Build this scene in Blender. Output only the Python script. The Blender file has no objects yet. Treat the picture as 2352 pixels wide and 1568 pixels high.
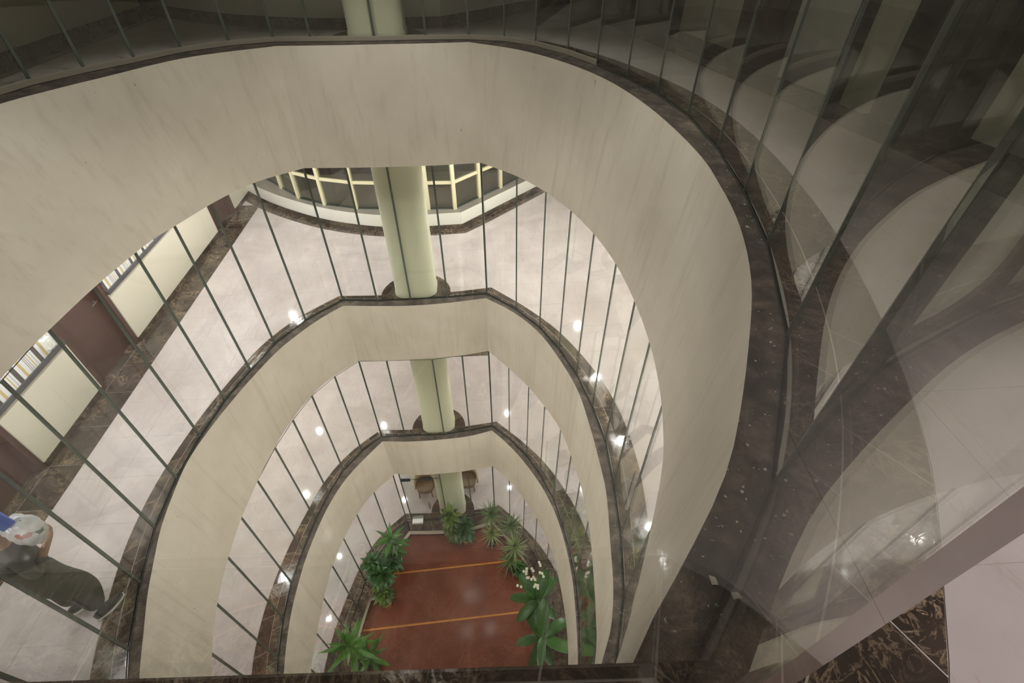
import bpy, bmesh, math, random
from mathutils import Vector, Matrix
from mathutils.geometry import tessellate_polygon

random.seed(7)
S = bpy.context.scene
COL = S.collection
PI = math.pi

# ------------------------------------------------------------------ camera, world, lights, exposure
ZG, ZC, ZB, ZA = 0.0, 4.2, 8.4, 12.6          # finished floor heights, ground to top
CLEAR = 2.625                                  # floor to ceiling
cam = bpy.data.cameras.new('camera')
cam.lens = 17.077
cam.sensor_width = 36.0
cam.clip_start = 0.01
cam.clip_end = 200
co = bpy.data.objects.new('camera', cam)
COL.objects.link(co)
co.matrix_world = (Matrix.Translation((0, 0, 14.052)) @ Matrix.Rotation(math.radians(-3.43), 4, 'Z')
                   @ Matrix.Rotation(math.radians(90 - 42.614), 4, 'X') @ Matrix.Rotation(math.radians(-0.152), 4, 'Z'))
S.camera = co

w = bpy.data.worlds.new('night')
S.world = w
w.use_nodes = True
w.node_tree.nodes['Background'].inputs[0].default_value = (0.02, 0.025, 0.035, 1)
w.node_tree.nodes['Background'].inputs[1].default_value = 0.3

S.view_settings.view_transform = 'Standard'
S.view_settings.look = 'None'
S.view_settings.exposure = 0.0
S.view_settings.gamma = 1.0
S.view_settings.use_curve_mapping = False
S.cycles.transparent_max_bounces = 40
S.cycles.max_bounces = 10
S.cycles.diffuse_bounces = 5
S.cycles.glossy_bounces = 5
S.cycles.sample_clamp_indirect = 6.0

LAMP_W = 112.0
FASCIA_FILL_W = 470.0


def downlight(x, y, z, watts=LAMP_W, col=(1.0, 0.965, 0.955), cone=172):
    d = bpy.data.lights.new('downlight', 'SPOT')
    d.energy = watts
    d.color = col
    d.spot_size = math.radians(cone)
    d.spot_blend = 0.25
    d.shadow_soft_size = 0.045
    o = bpy.data.objects.new('downlight', d)
    o.location = (x, y, z - 0.03)
    COL.objects.link(o)


for X, Y in ((2.27, 9.44), (2.42, 7.6), (2.56, 5.78), (2.66, 3.94), (2.6, 2.1), (2.4, 0.2),
             (-5.2, 10.3), (-5.3, 8.3), (-5.3, 6.3), (-5.3, 4.3), (-5.3, 2.3), (-5.2, 0.3),
             (-3.4, 9.0), (-0.6, 9.0), (0.7, 9.4)):
    downlight(X, Y, ZB + CLEAR)
for X, Y in ((2.4, 9.2), (2.45, 7.2), (2.5, 5.3), (2.6, 3.5), (2.5, 1.6), (2.4, 0.0),
             (-5.51, 9.74), (-5.38, 7.52), (-5.32, 5.21), (-5.3, 2.9), (-5.2, 0.6),
             (-3.51, 9.82), (0.44, 10.07)):
    downlight(X, Y, ZC + CLEAR)
for X, Y in ((2.4, 8.2), (2.45, 6.2), (2.5, 4.3), (2.6, 2.5), (2.5, 0.6),
             (-5.47, 7.61), (-5.41, 5.66), (-5.3, 3.7), (-5.3, 1.8), (-5.2, 0.0),
             (-3.46, 9.6), (0.48, 9.86)):
    downlight(X, Y, ZG + CLEAR)
for X, Y, wt in ((1.21, -1.5, 46), (3.56, 1.71, 7), (-1.6, -1.7, 9), (-4.2, -1.7, 7)):
    downlight(X, Y, ZA + CLEAR, wt)
downlight(2.55, -0.3, ZA + CLEAR, 170, (1.0, 0.91, 0.91), 72)  # added pinkish fill lamp, brightens the unglazed floor at lower right

# unseen fill lamps added over the void to brighten the fascias, aimed straight down
for X, Y in ((-2.2, 3.0), (-0.5, 3.0), (-2.2, 5.2), (-0.5, 5.2)):
    d = bpy.data.lights.new('fascia_fill_lamp', 'SPOT')
    d.spot_size = math.radians(66)
    d.spot_blend = 0.35
    d.shadow_soft_size = 0.25
    d.energy = FASCIA_FILL_W
    d.color = (1.0, 0.95, 0.89)
    o = bpy.data.objects.new('fascia_fill_lamp', d)
    o.location = (X, Y, ZA + 5.2)
    COL.objects.link(o)


# ------------------------------------------------------------------ material helpers
class NT:
    def __init__(self, name):
        self.m = bpy.data.materials.new(name)
        self.m.use_nodes = True
        self.t = self.m.node_tree
        self.b = self.t.nodes['Principled BSDF']
        self.out = self.t.nodes['Material Output']

    def n(self, typ, **kw):
        nd = self.t.nodes.new(typ)
        for k, v in kw.items():
            if k.startswith('i_'):
                key = k[2:]
                key = int(key) if key.isdigit() else key.replace('_', ' ')
                nd.inputs[key].default_value = v
            else:
                setattr(nd, k, v)
        return nd

    def l(self, a, ao, b, bi):
        self.t.links.new(a.outputs[ao], b.inputs[bi])

    def math(self, op, a, b=None, clamp=False):
        nd = self.n('ShaderNodeMath', operation=op, use_clamp=clamp)
        for i, v in enumerate((a, b)):
            if v is None:
                continue
            if isinstance(v, (int, float)):
                nd.inputs[i].default_value = v
            else:
                self.t.links.new(v, nd.inputs[i])
        return nd.outputs[0]

    def mix(self, fac, a, b):
        nd = self.n('ShaderNodeMix', data_type='RGBA')
        for idx, v in ((0, fac), (6, a), (7, b)):
            if isinstance(v, (int, float)):
                nd.inputs[idx].default_value = v
            elif isinstance(v, tuple):
                nd.inputs[idx].default_value = (v[0], v[1], v[2], 1)
            else:
                self.t.links.new(v, nd.inputs[idx])
        return nd.outputs[2]

    def coords(self, scale=(1, 1, 1), rot=(0, 0, 0), rnd=0.0):
        tc = self.n('ShaderNodeTexCoord')
        mp = self.n('ShaderNodeMapping')
        mp.inputs['Scale'].default_value = scale
        mp.inputs['Rotation'].default_value = rot
        self.l(tc, 'Object', mp, 'Vector')
        if rnd:
            oi = self.n('ShaderNodeObjectInfo')
            mul = self.n('ShaderNodeMath', operation='MULTIPLY')
            mul.inputs[1].default_value = rnd
            self.l(oi, 'Random', mul, 0)
            add = self.n('ShaderNodeVectorMath', operation='ADD')
            self.l(mp, 'Vector', add, 0)
            self.l(mul, 0, add, 1)
            return add.outputs[0]
        return mp.outputs[0]

    def noise(self, vec, scale, detail=4, rough=0.55, dist=0.0):
        nd = self.n('ShaderNodeTexNoise')
        nd.inputs['Scale'].default_value = scale
        nd.inputs['Detail'].default_value = detail
        nd.inputs['Roughness'].default_value = rough
        nd.inputs['Distortion'].default_value = dist
        self.t.links.new(vec, nd.inputs['Vector'])
        return nd.outputs[0]

    def ramp(self, fac, stops, interp='LINEAR'):
        nd = self.n('ShaderNodeValToRGB')
        cr = nd.color_ramp
        cr.interpolation = interp
        while len(cr.elements) < len(stops):
            cr.elements.new(0.5)
        for e, (p, c) in zip(cr.elements, stops):
            e.position = p
            e.color = (c[0], c[1], c[2], 1) if isinstance(c, tuple) else (c, c, c, 1)
        self.t.links.new(fac, nd.inputs[0])
        return nd.outputs[0]

    def vein(self, fac, width):
        """thin lines where the noise crosses one half"""
        d = self.math('ABSOLUTE', self.math('SUBTRACT', fac, 0.5))
        return self.math('SUBTRACT', 1.0, self.math('DIVIDE', d, width), True)

    def base(self, sock):
        self.t.links.new(sock, self.b.inputs['Base Color'])

    def bump(self, sock, strength=0.2, dist=0.01):
        bp = self.n('ShaderNodeBump')
        bp.inputs['Strength'].default_value = strength
        bp.inputs['Distance'].default_value = dist
        self.t.links.new(sock, bp.inputs['Height'])
        self.l(bp, 0, self.b, 'Normal')


def plain(name, col, rough=0.5, metal=0.0, var=0.12, scale=6.0):
    k = NT(name)
    v = k.coords()
    n = k.noise(v, scale, 5)
    d = tuple(c * (1 - var) for c in col)
    u = tuple(min(1, c * (1 + var)) for c in col)
    k.base(k.mix(n, d, u))
    k.b.inputs['Roughness'].default_value = rough
    k.b.inputs['Metallic'].default_value = metal
    return k.m


def mat_light_marble():
    k = NT('cream_marble')
    v = k.coords((1, 1, 1), (0, 0, 0.7))
    cl = k.noise(v, 1.6, 6, 0.6, 0.5)
    col = k.mix(k.ramp(cl, [(0.3, 0.0), (0.72, 1.0)]), (0.475, 0.42, 0.405), (0.605, 0.547, 0.538))
    v2 = k.coords((3.4, 0.9, 1), (0, 0, 0.75))
    ve = k.vein(k.noise(v2, 1.35, 8, 0.66, 0.55), 0.011)
    br = k.ramp(k.noise(v, 2.5, 3), [(0.38, 0.0), (0.58, 1.0)])
    col = k.mix(k.math('MULTIPLY', ve, k.math('MULTIPLY', br, 0.62)), col, (0.40, 0.31, 0.24))
    k.base(col)
    k.b.inputs['Roughness'].default_value = 0.065
    k.b.inputs['IOR'].default_value = 1.5
    return k.m


def mat_dark_marble():
    k = NT('dark_emperador_marble')
    v = k.coords((1, 1, 1), (0.3, 0.2, 0.5), 9.0)
    cl = k.noise(v, 5.0, 6, 0.6)
    col = k.mix(k.ramp(cl, [(0.3, 0.0), (0.75, 1.0)]), (0.020, 0.015, 0.012), (0.075, 0.055, 0.043))
    v1 = k.vein(k.noise(v, 3.2, 9, 0.66, 1.6), 0.026)
    v2 = k.vein(k.noise(v, 8.0, 6, 0.6, 2.2), 0.028)
    br = k.ramp(k.noise(v, 2.0, 3), [(0.40, 0.0), (0.60, 1.0)])
    vv = k.math('MULTIPLY', k.math('MAXIMUM', v1, k.math('MULTIPLY', v2, 0.6)), br)
    col = k.mix(k.math('MULTIPLY', vv, 0.85), col, (0.38, 0.28, 0.18))
    k.base(col)
    k.b.inputs['Roughness'].default_value = 0.06
    k.bump(vv, 0.2, 0.001)
    return k.m


def mat_fascia():
    k = NT('stained_beige_plaster')
    v = k.coords()
    big = k.noise(v, 1.1, 5, 0.6)
    col = k.mix(k.ramp(big, [(0.3, 0.0), (0.7, 1.0)]), (0.66, 0.605, 0.515), (0.77, 0.725, 0.635))
    vs = k.coords((6, 6, 0.07))
    st = k.ramp(k.noise(vs, 1.6, 6, 0.65), [(0.52, 0.0), (0.74, 1.0)])
    col = k.mix(k.math('MULTIPLY', st, 0.27), col, (0.32, 0.26, 0.185))
    vf = k.coords((34, 34, 0.2))
    fi = k.ramp(k.noise(vf, 1.3, 4, 0.6), [(0.66, 0.0), (0.74, 1.0)])
    col = k.mix(k.math('MULTIPLY', fi, 0.30), col, (0.26, 0.20, 0.14))
    sp = k.ramp(k.noise(k.coords((1, 1, 0.4)), 16, 2, 0.5), [(0.765, 0.0), (0.785, 1.0)])
    col = k.mix(k.math('MULTIPLY', sp, 0.6), col, (0.10, 0.08, 0.06))
    k.base(col)
    k.b.inputs['Roughness'].default_value = 0.62
    k.bump(k.noise(v, 60, 3), 0.08, 0.004)
    return k.m


def mat_cement():
    k = NT('dusty_cement_ledge')
    v = k.coords()
    n1 = k.noise(v, 7, 7, 0.65)
    col = k.ramp(n1, [(0.3, (0.022, 0.017, 0.014)), (0.5, (0.068, 0.054, 0.042)), (0.72, (0.16, 0.125, 0.095))])
    sp = k.ramp(k.noise(v, 55, 2, 0.5), [(0.70, 0.0), (0.76, 1.0)])
    col = k.mix(sp, col, (0.5, 0.44, 0.37))
    k.base(col)
    k.b.inputs['Roughness'].default_value = 0.85
    k.bump(n1, 0.4, 0.01)
    return k.m


def mat_glass(name, tint, refl=0.045):
    k = NT(name)
    t = k.t
    t.nodes.remove(k.b)
    geo = k.n('ShaderNodeNewGeometry')
    dot = k.n('ShaderNodeVectorMath', operation='DOT_PRODUCT')
    k.l(geo, 'Incoming', dot, 0)
    k.l(geo, 'Normal', dot, 1)
    c = k.math('ABSOLUTE', dot.outputs['Value'])
    f = k.math('POWER', k.math('SUBTRACT', 1.0, c, True), 5.0)
    f = k.math('ADD', k.math('MULTIPLY', f, 1 - refl), refl, True)
    tr = k.n('ShaderNodeBsdfTransparent')
    tr.inputs[0].default_value = (*tint, 1)
    gl = k.n('ShaderNodeBsdfGlossy')
    gl.inputs['Roughness'].default_value = 0.0
    gl.inputs[0].default_value = (0.97, 0.98, 0.97, 1)
    mx = k.n('ShaderNodeMixShader')
    t.links.new(f, mx.inputs[0])
    k.l(tr, 0, mx, 1)
    k.l(gl, 0, mx, 2)
    k.l(mx, 0, k.out, 'Surface')
    return k.m


def mat_wallpaper():
    k = NT('striped_wallpaper')
    tc = k.n('ShaderNodeTexCoord')
    sx = k.n('ShaderNodeSeparateXYZ')
    k.l(tc, 'Object', sx, 0)
    f = k.math('FRACT', k.math('DIVIDE', k.math('SUBTRACT', sx.outputs[1], 0.36), 0.39))
    W_, D, G, B = (0.78, 0.79, 0.82), (0.10, 0.085, 0.08), (0.62, 0.47, 0.22), (0.22, 0.15, 0.13)
    st = [(0.0, D), (0.17, W_), (0.30, G), (0.41, W_), (0.56, B), (0.58, W_), (0.62, B), (0.64, W_), (0.69, B),
          (0.71, W_), (0.77, G), (0.82, W_), (0.90, B), (0.915, W_)]
    k.base(k.ramp(f, st, 'CONSTANT'))
    k.b.inputs['Roughness'].default_value = 0.6
    return k.m


def mat_wood(name, a, b, rough=0.4):
    k = NT(name)
    n = k.noise(k.coords((14, 14, 1.2)), 1.5, 6, 0.6, 0.4)
    k.base(k.mix(n, a, b))
    k.b.inputs['Roughness'].default_value = rough
    return k.m


def mat_red_floor():
    k = NT('polished_red_floor')
    v = k.coords()
    n = k.noise(v, 1.4, 6, 0.6)
    col = k.mix(k.ramp(n, [(0.3, 0.0), (0.7, 1.0)]), (0.145, 0.046, 0.028), (0.21, 0.072, 0.045))
    gr = k.noise(k.coords((40, 2, 1)), 1.5, 4)
    col = k.mix(k.math('MULTIPLY', gr, 0.25), col, (0.085, 0.03, 0.018))
    k.base(col)
    k.b.inputs['Roughness'].default_value = 0.12
    return k.m


def mat_leaf(name, a, b, rough=0.35):
    k = NT(name)
    oi = k.n('ShaderNodeObjectInfo')
    n = k.noise(k.coords((1, 1, 1), (0, 0, 0), 3.0), 5, 3)
    f = k.math('ADD', k.math('MULTIPLY', oi.outputs['Random'], 0.7), k.math('MULTIPLY', n, 0.4), True)
    k.base(k.mix(f, a, b))
    k.b.inputs['Roughness'].default_value = rough
    return k.m


M = {}
M['light'] = mat_light_marble()
M['dark'] = mat_dark_marble()
M['fascia'] = mat_fascia()
M['cement'] = mat_cement()
M['glass'] = mat_glass('clear_green_glass', (0.945, 0.956, 0.945), 0.031)
M['pane'] = mat_glass('smoked_window_glass', (0.70, 0.70, 0.64), 0.06)
M['wallpaper'] = mat_wallpaper()
M['edge'] = plain('dark_green_glass_edge', (0.035, 0.055, 0.047), 0.2)
M['joint'] = plain('grey_green_sealant', (0.085, 0.105, 0.09), 0.35, 0, 0.3, 30)
M['cut'] = plain('cut_glass_edge_floor_pink', (0.85, 0.69, 0.70), 0.12, 0, 0.08, 40)  # pink floor seen through the glass edge is painted into its colour
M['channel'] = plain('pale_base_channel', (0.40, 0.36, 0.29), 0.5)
M['grout'] = plain('pale_grout', (0.52, 0.48, 0.42), 0.8)
M['tan_grout'] = plain('tan_grout', (0.42, 0.36, 0.28), 0.8)
M['ceiling'] = plain('white_ceiling_paint', (0.78, 0.76, 0.72), 0.8)
M['cream'] = plain('cream_wall_panel', (0.74, 0.70, 0.58), 0.35, 0, 0.04, 1.2)
M['white'] = plain('white_plaster', (0.80, 0.79, 0.72), 0.5, 0, 0.05, 2)
M['column'] = plain('pale_green_column_paint', (0.67, 0.66, 0.50), 0.4, 0, 0.05, 1.0)
M['maroon'] = mat_wood('maroon_door_veneer', (0.060, 0.026, 0.022), (0.105, 0.048, 0.042))
M['rail'] = plain('dark_grey_dado_rail', (0.075, 0.075, 0.085), 0.4)
M['frame'] = plain('cream_window_frame', (0.72, 0.67, 0.45), 0.4, 0, 0.05)
M['sill'] = plain('grey_stone_sill', (0.25, 0.225, 0.19), 0.25, 0, 0.15, 12)
M['red'] = mat_red_floor()
M['brass'] = plain('orange_brass_strip', (0.48, 0.20, 0.045), 0.3)
M['steel'] = plain('brushed_steel', (0.35, 0.36, 0.34), 0.3, 0.9)
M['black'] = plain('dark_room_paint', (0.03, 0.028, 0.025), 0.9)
M['white_plastic'] = plain('white_plastic', (0.82, 0.82, 0.80), 0.4, 0, 0.03)


# ------------------------------------------------------------------ mesh helpers
def link(o, parent=None):
    COL.objects.link(o)
    if parent is not None:
        o.parent = parent
    return o


def mesh(name, verts, faces, mats, parent=None, mi=None, smooth=False):
    me = bpy.data.meshes.new(name)
    me.from_pydata([tuple(v) for v in verts], [], faces)
    for m in (mats if isinstance(mats, (list, tuple)) else [mats]):
        me.materials.append(m)
    if mi:
        me.polygons.foreach_set('material_index', mi)
    if smooth:
        me.polygons.foreach_set('use_smooth', [True] * len(me.polygons))
    me.update()
    return link(bpy.data.objects.new(name, me), parent)


def from_bm(name, bm, mats, parent=None, smooth=False):
    bmesh.ops.recalc_face_normals(bm, faces=bm.faces)
    me = bpy.data.meshes.new(name)
    bm.to_mesh(me)
    bm.free()
    for m in (mats if isinstance(mats, (list, tuple)) else [mats]):
        me.materials.append(m)
    if smooth:
        me.polygons.foreach_set('use_smooth', [True] * len(me.polygons))
    return link(bpy.data.objects.new(name, me), parent)


def struct(o, label):
    o['kind'] = 'structure'
    o['label'] = label
    return o


def tag(o, label, cat, group=None):
    o['label'] = label
    o['category'] = cat
    if group:
        o['group'] = group
    return o


def empty(name, loc=(0, 0, 0), rz=0.0):
    o = bpy.data.objects.new(name, None)
    o.empty_display_size = 0.2
    o.location = loc
    o.rotation_euler = (0, 0, rz)
    COL.objects.link(o)
    return o


def bm_box(bm, x0, x1, y0, y1, z0, z1, bev=0.0):
    r = bmesh.ops.create_cube(bm, size=1.0)
    vs = r['verts']
    bmesh.ops.scale(bm, vec=(x1 - x0, y1 - y0, z1 - z0), verts=vs)
    bmesh.ops.translate(bm, vec=((x0 + x1) / 2, (y0 + y1) / 2, (z0 + z1) / 2), verts=vs)
    if bev:
        es = list({e for v in vs for e in v.link_edges})
        bmesh.ops.bevel(bm, geom=es, offset=bev, segments=2, affect='EDGES', profile=0.5)


def box(name, x0, x1, y0, y1, z0, z1, mat, parent=None, bev=0.0):
    bm = bmesh.new()
    bm_box(bm, x0, x1, y0, y1, z0, z1, bev)
    return from_bm(name, bm, mat, parent)


def seg_box(name, p, q, th, z0, z1, mats, parent=None, off=0.0):
    """upright box along the plan segment p-q, th thick, shifted off to the left of p->q"""
    dx, dy = q[0] - p[0], q[1] - p[1]
    L = math.hypot(dx, dy)
    nx, ny = -dy / L, dx / L
    a = off - th / 2
    b = off + th / 2
    c = [(p[0] + nx * a, p[1] + ny * a), (q[0] + nx * a, q[1] + ny * a),
         (q[0] + nx * b, q[1] + ny * b), (p[0] + nx * b, p[1] + ny * b)]
    v = [(x, y, z0) for x, y in c] + [(x, y, z1) for x, y in c]
    f = [(0, 1, 5, 4), (2, 3, 7, 6), (3, 2, 1, 0), (4, 5, 6, 7), (1, 2, 6, 5), (3, 0, 4, 7)]
    mi = [0, 0, 1, 1, 1, 1] if isinstance(mats, (list, tuple)) else None
    return mesh(name, v, f, mats, parent, mi)


def lathe(bm, prof, seg=20, cx=0, cy=0):
    rings = []
    for r, z in prof:
        rings.append([bm.verts.new((cx + r * math.cos(2 * PI * i / seg), cy + r * math.sin(2 * PI * i / seg), z)) for i in range(seg)])
    for a, b in zip(rings, rings[1:]):
        for i in range(seg):
            j = (i + 1) % seg
            bm.faces.new((a[i], a[j], b[j], b[i]))
    bm.faces.new(rings[0][::-1])
    bm.faces.new(rings[-1])


def tube_bm(bm, pts, radii, seg=8):
    rings = []
    for i, p in enumerate(pts):
        p = Vector(p)
        t = (Vector(pts[min(i + 1, len(pts) - 1)]) - Vector(pts[max(i - 1, 0)])).normalized()
        u = t.orthogonal().normalized()
        v = t.cross(u)
        r = radii[i] if isinstance(radii, (list, tuple)) else radii
        rings.append([bm.verts.new(p + (u * math.cos(2 * PI * k / seg) + v * math.sin(2 * PI * k / seg)) * r) for k in range(seg)])
    for a, b in zip(rings, rings[1:]):
        # keep rings aligned
        best = min(range(seg), key=lambda s: (a[0].co - b[s].co).length)
        b[:] = b[best:] + b[:best]
        for i in range(seg):
            j = (i + 1) % seg
            bm.faces.new((a[i], a[j], b[j], b[i]))
    bm.faces.new(rings[0][::-1])
    bm.faces.new(rings[-1])


# ------------------------------------------------------------------ plan curves (X across, Y away from the camera)
XC = -1.37


def cr(pts, n):
    """n points evenly along a Catmull-Rom curve through pts"""
    P = [Vector((p[0], p[1])) for p in pts]
    P = [P[0] * 2 - P[1]] + P + [P[-1] * 2 - P[-2]]
    dense = []
    for i in range(1, len(P) - 2):
        for k in range(16):
            t = k / 16
            a, b, c, d = P[i - 1:i + 3]
            dense.append(0.5 * ((2 * b) + (-a + c) * t + (2 * a - 5 * b + 4 * c - d) * t * t + (-a + 3 * b - 3 * c + d) * t ** 3))
    dense.append(P[-2])
    L = [0.0]
    for a, b in zip(dense, dense[1:]):
        L.append(L[-1] + (b - a).length)
    out, j = [], 0
    for i in range(n):
        s = L[-1] * i / (n - 1)
        while j < len(L) - 2 and L[j + 1] < s:
            j += 1
        f = (s - L[j]) / max(1e-9, L[j + 1] - L[j])
        p = dense[j].lerp(dense[j + 1], min(1, max(0, f)))
        out.append((p.x, p.y))
    return out


def yo(l):
    return [(XC + o, y) for y, o in l]


def outline(right, far, left):
    """closed outline: right arc near->far, far edge, left arc far->near (lists of (Y, offset))"""
    r = cr(yo(right), 60)
    f = cr(yo(far), 18)
    l = cr(yo(left), 60)
    near = [(l[-1][0] + (r[0][0] - l[-1][0]) * i / 12, l[-1][1] + (r[0][1] - l[-1][1]) * i / 12) for i in range(1, 12)]
    return r + f[1:] + l[1:] + near


A_TOP = outline(
    [(.34, 1.70), (.44, 1.78), (.58, 1.91), (.80, 2.10), (1.02, 2.25), (1.47, 2.49), (1.97, 2.72), (2.49, 2.88), (3.01, 2.97), (3.65, 3.02),
     (4.64, 2.95), (5.58, 2.75), (6.37, 2.40), (7.06, 1.90), (7.56, 1.25)],
    [(7.56, 1.25), (7.52, .69), (7.51, .06), (7.50, -.56), (7.51, -1.27)],
    [(7.51, -1.27), (6.96, -2.18), (6.10, -2.74), (5.66, -3.0), (5.24, -3.2), (4.5, -3.38), (3.5, -3.4), (2.5, -3.2), (1.5, -2.65), (.8, -2.15), (.41, -1.75)])
A_BOT = outline(
    [(.34, 1.70), (.8, 2.02), (1.39, 2.33), (1.86, 2.55), (2.16, 2.65), (2.59, 2.75), (3.13, 2.82), (3.75, 2.84), (4.46, 2.80), (5.11, 2.68), (5.75, 2.48),
     (6.28, 2.23), (6.83, 1.86), (7.35, 1.34)],
    [(7.35, 1.34), (7.30, .65), (7.29, -.14), (7.30, -.66), (7.33, -1.32)],
    [(7.33, -1.32), (6.89, -1.88), (6.34, -2.22), (5.71, -2.47), (5.35, -2.61), (4.98, -2.68), (4.48, -2.75), (3.92, -2.79), (3.1, -2.81),
     (2.4, -2.68), (1.5, -2.35), (.8, -2.05), (.41, -1.75)])
B_TOP = outline(
    [(.36, 1.75), (.9, 2.12), (1.36, 2.35), (1.65, 2.50), (2.04, 2.61), (2.52, 2.68), (3.2, 2.77), (3.73, 2.77), (4.25, 2.75), (4.93, 2.69),
     (5.58, 2.52), (6.31, 2.24), (6.91, 1.83), (7.39, 1.32)],
    [(7.39, 1.32), (7.29, .59), (7.25, -.09), (7.28, -.73), (7.33, -1.35)],
    [(7.33, -1.35), (7.04, -1.64), (6.70, -1.90), (6.18, -2.21), (5.52, -2.46), (4.95, -2.63), (4.44, -2.75), (4.01, -2.81), (3.58, -2.79),
     (3.08, -2.73), (2.65, -2.62), (2.27, -2.51), (1.92, -2.38), (1.5, -2.22), (.9, -1.95), (.36, -1.7)])
B_BOT = outline(
    [(.36, 1.75), (.9, 2.15), (1.74, 2.53), (2.34, 2.65), (2.92, 2.72), (3.44, 2.77), (4.11, 2.77), (4.75, 2.70), (5.43, 2.57), (5.98, 2.34),
     (6.51, 2.07), (7.03, 1.72), (7.57, 1.31)],
    [(7.57, 1.31), (7.47, .74), (7.43, .19), (7.41, -.73), (7.44, -1.43)],
    [(7.44, -1.43), (7.01, -1.87), (6.53, -2.18), (5.94, -2.40), (5.3, -2.55), (4.64, -2.63), (4.01, -2.67), (3.37, -2.65), (2.7, -2.56),
     (2.11, -2.40), (1.4, -2.15), (.8, -1.9), (.36, -1.7)])
C_TOP = outline(
    [(.36, 1.75), (.9, 2.15), (1.6, 2.45), (2.39, 2.65), (3.37, 2.75), (4.02, 2.76), (4.74, 2.69), (5.29, 2.57), (5.89, 2.35), (6.55, 2.0),
     (7.03, 1.67), (7.45, 1.31)],
    [(7.45, 1.31), (7.32, .77), (7.26, .13), (7.24, -.62), (7.29, -1.38)],
    [(7.29, -1.38), (6.73, -1.80), (6.23, -2.11), (5.65, -2.33), (5.02, -2.47), (4.43, -2.55), (3.85, -2.57), (3.32, -2.55), (2.63, -2.45),
     (1.8, -2.25), (.9, -1.95), (.36, -1.7)])
C_BOT = outline(
    [(.36, 1.75), (.9, 2.15), (1.8, 2.5), (2.78, 2.66), (3.49, 2.72), (4.43, 2.68), (5.11, 2.58), (5.75, 2.38), (6.40, 2.06), (6.95, 1.72), (7.44, 1.27)],
    [(7.44, 1.27), (7.36, .75), (7.31, .20), (7.29, -.72), (7.37, -1.34)],
    [(7.37, -1.34), (6.76, -1.89), (6.20, -2.18), (5.53, -2.40), (4.90, -2.52), (4.25, -2.55), (3.61, -2.54), (3.09, -2.52), (2.4, -2.42),
     (1.6, -2.2), (.9, -1.95), (.36, -1.7)])

# glass joints: right near->far, far right->left, left far->near
GL = {
    'A': ([(0.30, .121), (.91, .80), (1.32, 1.53), (1.58, 2.29), (1.72, 2.94), (1.82, 3.68), (1.84, 4.44), (1.75, 5.09), (1.58, 5.65), (1.36, 6.21), (1.10, 6.74), (.75, 7.24), (.36, 7.55), (-.12, 7.69)],
          [(-.12, 7.69), (-.70, 7.72), (-1.39, 7.70), (-2.24, 7.72), (-2.74, 7.74)],
          [(-2.74, 7.74), (-3.25, 7.55), (-3.72, 7.22), (-4.05, 6.74), (-4.38, 6.31), (-4.66, 5.85), (-4.83, 5.2), (-4.9, 4.5), (-4.9, 3.75), (-4.8, 3.0), (-4.6, 2.3), (-4.2, 1.6), (-3.7, .9), (-3.1, .10)]),
    'B': ([(.35, .15), (.75, .70), (1.1, 1.3), (1.34, 1.95), (1.46, 2.63), (1.52, 3.32), (1.55, 4.0), (1.48, 4.63), (1.35, 5.31), (1.15, 5.90), (.88, 6.48), (.50, 7.01), (-.03, 7.52)],
          [(-.03, 7.52), (-.79, 7.46), (-1.48, 7.43), (-2.11, 7.44), (-2.76, 7.49)],
          [(-2.76, 7.49), (-3.32, 6.94), (-3.69, 6.34), (-3.90, 5.72), (-4.07, 5.10), (-4.17, 4.43), (-4.21, 3.76), (-4.17, 3.08), (-4.03, 2.43), (-3.82, 1.76), (-3.55, 1.15), (-3.1, .15)]),
    'C': ([(.35, .15), (.62, .6), (.92, 1.2), (1.17, 1.8), (1.33, 2.45), (1.42, 3.1), (1.46, 3.75), (1.42, 4.4), (1.35, 4.95), (1.24, 5.51), (1.01, 6.13), (.74, 6.66), (.36, 7.17), (-.05, 7.58)],
          [(-.05, 7.58), (-.62, 7.48), (-1.25, 7.40), (-2.21, 7.42), (-2.79, 7.44)],
          [(-2.79, 7.44), (-3.21, 7.03), (-3.55, 6.53), (-3.76, 5.94), (-3.91, 5.33), (-4.01, 4.68), (-4.08, 4.05), (-4.05, 3.41), (-3.96, 2.75), (-3.82, 2.15), (-3.58, 1.5), (-3.1, .15)]),
    'G': ([(.35, .15), (.65, .7), (.95, 1.4), (1.2, 2.1), (1.36, 2.8), (1.44, 3.55), (1.44, 4.2), (1.37, 4.85), (1.24, 5.5), (1.0, 6.1), (.72, 6.68), (.35, 7.2), (-.1, 7.58)],
          [(-.1, 7.58), (-.78, 7.44), (-1.55, 7.38), (-2.62, 7.38), (-2.78, 7.38)],
          [(-2.78, 7.38), (-3.22, 6.9), (-3.56, 6.3), (-3.76, 5.67), (-3.89, 5.02), (-4.01, 4.40), (-4.07, 3.75), (-4.06, 3.1), (-3.97, 2.45), (-3.8, 1.8), (-3.5, 1.1), (-3.1, .15)]),
}
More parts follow.
